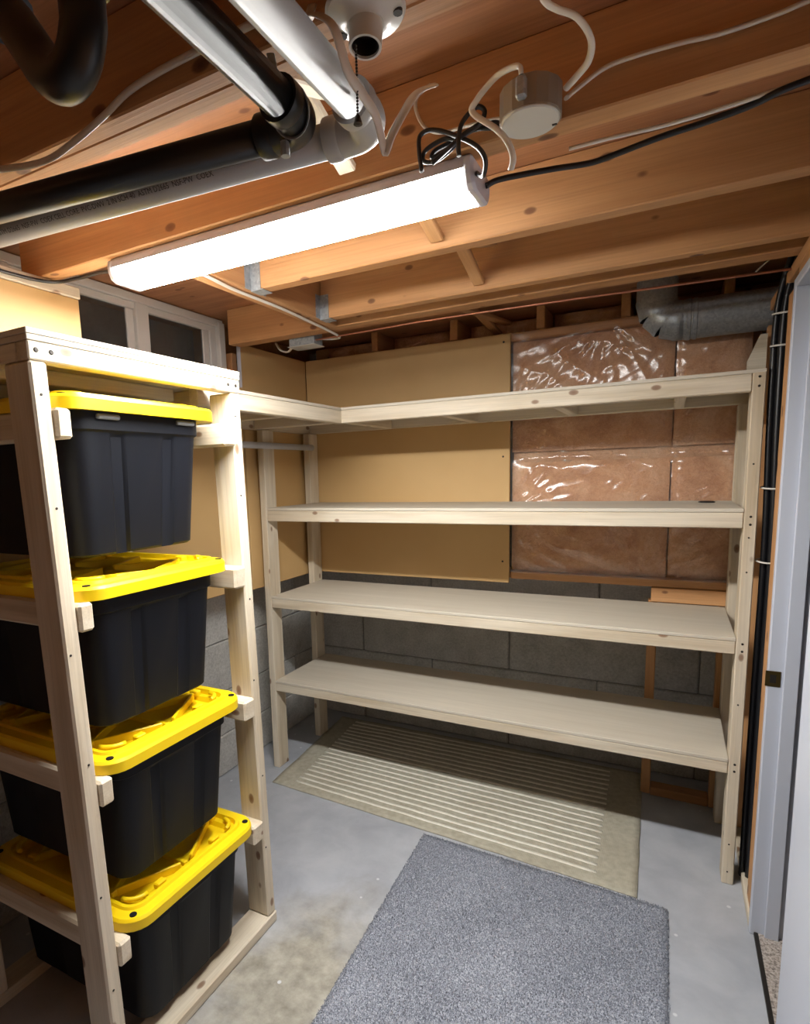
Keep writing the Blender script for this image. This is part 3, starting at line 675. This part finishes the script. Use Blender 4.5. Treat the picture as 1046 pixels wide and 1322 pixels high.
# printed line along the white pipe
def text(s, size, world, m, parent):
    cu = bpy.data.curves.new('print', 'FONT'); cu.body = s; cu.size = size; cu.resolution_u = 2
    o = bpy.data.objects.new('tmp_text', cu); C.objects.link(o); dg = bpy.context.evaluated_depsgraph_get()
    me = bpy.data.meshes.new_from_object(o.evaluated_get(dg)); bpy.data.objects.remove(o)
    p = link(bpy.data.objects.new('printed_line', me), m, parent, world); p['label'] = 'small dark printed line'
    return p
d = Vector((1.21, 0.109, 0)).normalized(); nrm = (Vector((0, -1, 0)) * 0.80 + Vector((0, 0, -1)) * 0.60); nrm = (nrm - d * nrm.dot(d)).normalized(); upd = nrm.cross(d)
run = [c for c in wp.children if c.name.startswith('pipe_run')][0]
text('PVC-DWV  2 IN SCH 40  ASTM D2665  NSF-PW  COEX CELL CORE  PVC-DWV  2 IN SCH 40  ASTM D2665  NSF-PW  COEX', 0.0125,
     Matrix.Translation(Vector((0.36, -2.1066, 2.07)) + nrm * 0.0250) @ Matrix((d, upd, nrm)).transposed().to_4x4(), M['ink'], run)
for y in (-2.122,):
    st = tube('strap', [(1.226 + 0.0285 * math.cos(a), y - 0.012 * math.sin(a), 2.07 + 0.0285 * math.sin(a)) for a in [math.radians(60 - 300 * k / 20) for k in range(21)]] + [(1.20, y - 0.008, 2.147)], 0.006, M['galv'], bp, 8, 0.25)
lathe('strap_bolt', [(0.0001, 0.01), (0.007, 0.01), (0.007, -0.01), (0.0001, -0.01)], (1.198, -2.100, 2.036), (0, 0, 1), M['galv'], bp, 8)
tp = tag(empty('drain_trap', (1.0, -2.35, 2.05)), 'black plastic U-shaped drain trap under the joists', 'pipe')
path = catmull([(0.78, -2.37, 2.235), (0.86, -2.36, 2.215), (0.935, -2.35, 2.165), (0.985, -2.35, 2.105), (1.012, -2.35, 2.068), (1.040, -2.35, 2.048), (1.068, -2.35, 2.056), (1.084, -2.35, 2.085), (1.087, -2.35, 2.12), (1.087, -2.35, 2.297)], 6)
tube('bend', path, 0.0265, M['abs'], tp, 20)
lathe('slip_nut', [(0.0266, -0.016), (0.034, -0.016), (0.034, 0.016), (0.0266, 0.016)], (1.087, -2.35, 2.15), (0, 0, 1), M['abs'], tp, 12, False)
lathe('slip_nut', [(0.0266, -0.014), (0.033, -0.014), (0.033, 0.014), (0.0266, 0.014)], (0.94, -2.35, 2.16), (0.6, 0, -0.65), M['abs'], tp, 12, False)

# lamp holder with pull chain
hx_, hy_ = 1.354, -2.135
lh = tag(empty('lamp_holder', (hx_, hy_, 2.148)), 'white porcelain lamp holder with empty socket and pull chain', 'lamp holder')
dn = (0, -0.10, -1)
lathe('base', [(0.0001, 0.0), (0.050, 0.0), (0.052, 0.005), (0.049, 0.010), (0.036, 0.014), (0.027, 0.018), (0.024, 0.022), (0.0001, 0.022)], (hx_, hy_, 2.1475), (0, 0, -1), M['porcelain'], lh, 36)
sk = lathe('socket', [(0.0225, 0.0), (0.022, 0.015), (0.0212, 0.030), (0.0180, 0.030), (0.0172, 0.004), (0.0001, 0.004)], (hx_, hy_, 2.128), dn, M['porcelain'], lh, 28)
lathe('socket_shell', [(0.0176, 0.027), (0.0160, 0.023), (0.0170, 0.019), (0.0158, 0.015), (0.0170, 0.011), (0.0158, 0.007), (0.0001, 0.006)], (hx_, hy_, 2.128), dn, M['steel'], sk, 20)
for sx in (-1, 1): lathe('mount_hole', [(0.0001, 0.002), (0.006, 0.002), (0.006, -0.003)], (hx_ + sx * 0.040, hy_ + 0.012, 2.1345), (0, 0, -1), M['steel'], lh, 10, False)
ch = [(hx_ - 0.004, hy_ - 0.0215, 2.092 - 0.0038 * k) for k in range(22)]
V = []; F = []
bmb = bmesh.new()
for p in ch: bmesh.ops.create_icosphere(bmb, subdivisions=1, radius=0.0019, matrix=Matrix.Translation(p))
mc = bpy.data.meshes.new('pull_chain'); bmb.to_mesh(mc); bmb.free()
link(bpy.data.objects.new('pull_chain', mc), M['steel'], lh)
lathe('chain_bell', [(0.0001, 0.0), (0.003, 0.001), (0.006, 0.011), (0.0001, 0.012)], (ch[-1][0], ch[-1][1], ch[-1][2] - 0.001), (0, 0, -1), M['steel'], lh, 12)

# round junction box on the joist face
jb = tag(empty('round_junction_box', (1.490, -1.796, 2.131)), 'round metal junction box with blank zinc cover on the joist face', 'junction box')
lathe('box_body', [(0.0001, 0.0), (0.050, 0.0), (0.051, 0.002), (0.051, 0.046), (0.046, 0.050), (0.0001, 0.050)], (1.490, -1.794, 2.134), (0, 0, 1), M['boxgrey'], jb, 16, False)
lathe('cover', [(0.0001, 0.004), (0.046, 0.004), (0.048, 0.002), (0.048, 0.0), (0.0001, 0.0)], (1.490, -1.797, 2.1335), (0, 0, -1), M['cover'], jb, 36)
beam('cover_slot', (1.522, 1.530), (-1.776, -1.771), (2.1288, 2.1294), M['steel'], jb, 0)
beam('clamp', (1.480, 1.496), (-1.862, -1.846), (2.140, 2.172), M['galv'], jb)
j2 = tag(empty('junction_box', (0.27, -0.60, 2.16)), 'small rectangular metal junction box in the corner under the trimmer', 'junction box')
beam('box_body', (0.205, 0.335), (-0.660, -0.585), (2.122, 2.175), M['galv'], j2, 0.003)
beam('cover', (0.200, 0.340), (-0.666, -0.580), (2.119, 2.122), M['cover'], j2, 0.001)

# duct
DX, DY, DZ, DR = 1.640, -0.088, 2.133, 0.076
du = tag(empty('round_duct', (DX, DY, DZ)), 'grey galvanized round duct with gored elbow over the shelf', 'duct')
lathe('duct_run', [(DR * 0.97, 0.0), (DR, 0.002), (DR, 0.375), (0.0001, 0.375)], (DX + 0.083, DY, DZ), (1, 0, 0), M['galv'], du, 40)
ep = elbow_path((DX, DY, DZ), (-1, 0, 0), (0, 0, 1), 0.083, 3); ep = [Vector((DX + 0.110, DY, DZ))] + ep + [Vector((DX, DY, ZS - 0.002))]
for i in range(len(ep) - 1):
    a, b = ep[i], ep[i + 1]; ax = (b - a).normalized(); ln_ = (b - a).length
    lathe('elbow_gore', [(DR * 1.0, -0.012), (DR * 1.03, 0.0), (DR * 1.0, 0.010), (DR * 1.0, ln_ + 0.010)], a, ax, M['galv'], du, 40)
lathe('crimp_band', [(DR * 1.0, -0.008), (DR * 1.045, -0.006), (DR * 1.045, 0.006), (DR * 1.0, 0.008)], (DX + 0.118, DY, DZ), (1, 0, 0), M['galv'], du, 40)
lathe('crimp_band', [(DR * 1.0, -0.008), (DR * 1.045, -0.006), (DR * 1.045, 0.006), (DR * 1.0, 0.008)], (DX + 0.140, DY, DZ), (1, 0, 0), M['galv'], du, 40)

# ---- cables and lines
def cable(label, name, pts, r, mk, flat=1.0, n=8, up=None, cat='cable'):
    return tag(tube(name, catmull(pts, n), r, M[mk], None, 8, flat, up), label, cat)
cable('white cable stapled along the joist beside the black trap', 'white_cable', [(0.57, -2.147, 2.147), (0.707, -2.147, 2.126), (0.794, -2.147, 2.135), (0.876, -2.147, 2.154), (0.933, -2.147, 2.171), (1.002, -2.147, 2.178), (1.093, -2.147, 2.18), (1.19, -2.147, 2.18)], 0.0065, 'cable_w', 0.6, up=(0, 1, 0))
cable('white cable curling from the round box up to the joist with the lamp holder', 'white_cable', [(1.46, -2.06, 2.22), (1.50, -2.03, 2.22), (1.531, -1.97, 2.211), (1.543, -1.95, 2.198), (1.555, -1.93, 2.197), (1.579, -1.91, 2.19), (1.594, -1.88, 2.175), (1.588, -1.85, 2.165), (1.567, -1.825, 2.162), (1.547, -1.80, 2.164)], 0.0055, 'cable_w', 0.65)
cable('white cable running from the round box along the joist to the right wall', 'white_cable', [(1.546, -1.785, 2.158), (1.560, -1.765, 2.178), (1.6, -1.752, 2.203), (1.645, -1.75, 2.207), (1.71, -1.75, 2.204), (1.761, -1.75, 2.199), (1.828, -1.75, 2.2), (1.9, -1.75, 2.205), (2.09, -1.75, 2.2)], 0.0055, 'cable_w', 0.65)
cable('short white cable hanging in a bend from the clamp of the round box', 'white_cable', [(1.489, -1.858, 2.172), (1.486, -1.860, 2.184), (1.466, -1.851, 2.191), (1.44, -1.837, 2.193), (1.408, -1.826, 2.177), (1.398, -1.818, 2.163), (1.436, -1.813, 2.13), (1.455, -1.806, 2.107), (1.463, -1.800, 2.083), (1.457, -1.79, 2.069)], 0.0056, 'cable_w', 0.7)
cable('flat white cable with cut end lying along the joist face', 'white_cable', [(1.445, -1.772, 2.158), (1.423, -1.756, 2.176), (1.366, -1.75, 2.183), (1.314, -1.75, 2.186), (1.284, -1.752, 2.203), (1.27, -1.758, 2.231), (1.274, -1.765, 2.251), (1.305, -1.775, 2.258)], 0.0060, 'cable_w', 0.5)
cable('flat white cable drooping in a sharp V from the lamp holder', 'white_cable', [(1.284, -2.150, 2.165), (1.292, -2.175, 2.130), (1.318, -2.200, 2.112), (1.346, -2.205, 2.085), (1.350, -2.180, 2.050), (1.352, -2.14, 2.04), (1.354, -2.11, 2.030), (1.3515, -2.082, 2.003), (1.3545, -2.080, 2.003), (1.363, -2.08, 2.019), (1.376, -2.065, 2.052), (1.376, -2.02, 2.098), (1.386, -1.97, 2.132)], 0.0068, 'cable_w', 0.35)
cable('black cord looped in a wide bow above the fixture end', 'looped_power_cord', [(1.292, -1.79, 2.107), (1.287, -1.79, 2.144), (1.29, -1.79, 2.17), (1.316, -1.79, 2.172), (1.357, -1.79, 2.151), (1.395, -1.79, 2.124), (1.411, -1.788, 2.099), (1.402, -1.765, 2.085), (1.385, -1.735, 2.100), (1.374, -1.715, 2.115)], 0.0042, 'cable_k')
cable('black cord folded in tight flat loops beside the round box', 'looped_power_cord', [(1.358, -1.781, 2.149), (1.329, -1.779, 2.157), (1.294, -1.777, 2.148), (1.291, -1.777, 2.131), (1.317, -1.779, 2.125), (1.348, -1.781, 2.137), (1.362, -1.78, 2.150), (1.387, -1.778, 2.158), (1.425, -1.776, 2.152), (1.432, -1.770, 2.158), (1.415, -1.768, 2.165), (1.373, -1.770, 2.160), (1.335, -1.768, 2.145), (1.305, -1.767, 2.138), (1.310, -1.765, 2.15), (1.35, -1.764, 2.158)], 0.0042, 'cable_k')
cable('black cord rising in a narrow loop behind the folded cord', 'looped_power_cord', [(1.367, -1.80, 2.110), (1.366, -1.80, 2.13), (1.37, -1.798, 2.16), (1.386, -1.796, 2.178), (1.4, -1.794, 2.184), (1.411, -1.792, 2.174), (1.402, -1.792, 2.157), (1.374, -1.795, 2.146), (1.345, -1.797, 2.129), (1.315, -1.798, 2.112)], 0.0042, 'cable_k')
cable('long black cable from the fixture end across to the right wall', 'black_cable', [(1.373, -1.650, 2.118), (1.40, -1.635, 2.130), (1.488, -1.604, 2.138), (1.557, -1.588, 2.138), (1.599, -1.594, 2.138), (1.678, -1.615, 2.138), (1.75, -1.626, 2.138), (1.815, -1.641, 2.138), (1.864, -1.661, 2.140), (1.95, -1.67, 2.142), (2.09, -1.67, 2.142)], 0.0058, 'cable_k')
cable('thin white wire running next to the long black cable', 'white_wire', [(1.531, -1.652, 2.143), (1.604, -1.65, 2.143), (1.679, -1.643, 2.143), (1.737, -1.644, 2.143), (1.803, -1.648, 2.144), (1.855, -1.652, 2.145), (1.96, -1.655, 2.145), (2.09, -1.655, 2.145)], 0.0038, 'cable_w')
cable('white cable stapled under the header to the corner box', 'white_cable', [(0.499, -1.600, 2.1425), (0.498, -1.497, 2.1425), (0.484, -1.368, 2.1425), (0.484, -1.231, 2.1425), (0.484, -1.097, 2.1425), (0.471, -0.901, 2.1425), (0.457, -0.733, 2.1425), (0.438, -0.615, 2.1425), (0.39, -0.59, 2.145), (0.337, -0.60, 2.15)], 0.0062, 'cable_w', 0.7)
cable('short white cable tail leaving the small corner box', 'white_cable', [(0.204, -0.60, 2.145), (0.17, -0.585, 2.135), (0.12, -0.55, 2.13), (0.06, -0.52, 2.15), (0.02, -0.50, 2.19)], 0.0062, 'cable_w', 0.7)
cable('black cable along the plate top above the tan board', 'black_cable', [(0.103, -2.60, 2.126), (0.103, -2.1, 2.128), (0.103, -1.882, 2.128), (0.104, -1.78, 2.130), (0.110, -1.71, 2.139), (0.18, -1.69, 2.142), (0.28, -1.685, 2.142), (0.36, -1.69, 2.130)], 0.005, 'cable_k')
cable('thin copper line running under the trimmer joist', 'copper_line', [(0.30, -0.64, 2.139), (0.61, -0.65, 2.140), (0.88, -0.655, 2.141), (1.34, -0.64, 2.139), (1.61, -0.626, 2.137), (1.977, -0.60, 2.136), (2.09, -0.59, 2.136)], 0.0042, 'copper', cat='pipe')
cable('short white wire end sticking out above the shelving by the black bundle', 'white_wire', [(1.933, -0.55, 2.156), (1.96, -0.55, 2.181), (2.002, -0.55, 2.217), (2.03, -0.54, 2.235)], 0.0028, 'cable_w')
cb = tag(empty('cable_bundle', (2.035, -0.49, 0.0)), 'thick bundle of black cables running up the right wall', 'cables')
ax = [(2.035, -0.47, 0.02), (2.034, -0.47, 0.45), (2.034, -0.48, 0.88), (2.034, -0.49, 1.28), (2.026, -0.49, 1.65), (2.024, -0.49, 1.85), (2.024, -0.49, 1.99), (2.030, -0.50, 2.09), (2.052, -0.52, 2.20), (2.078, -0.545, 2.28), (2.09, -0.56, 2.295)]
for ox, oy, r in ((0.0, 0.0, 0.013), (-0.021, 0.006, 0.010), (0.019, -0.014, 0.011), (-0.004, -0.023, 0.010), (0.008, 0.022, 0.011)):
    ph = ox * 300
    tube('cable', catmull([(x + ox, y + oy, z) for i, (x, y, z) in enumerate(ax)], 6), r, M['cable_k'], cb, 10)
for z in (1.22, 1.47, 1.93, 2.03):
    p = min(ax, key=lambda q: abs(q[2] - z)); tube('tie', [(2.028 + 0.036 * math.cos(a), -0.49 + 0.036 * math.sin(a), z + 0.004 * math.sin(a)) for a in [2 * math.pi * k / 20 for k in range(21)]], 0.003, M['cable_w'], cb, 6)
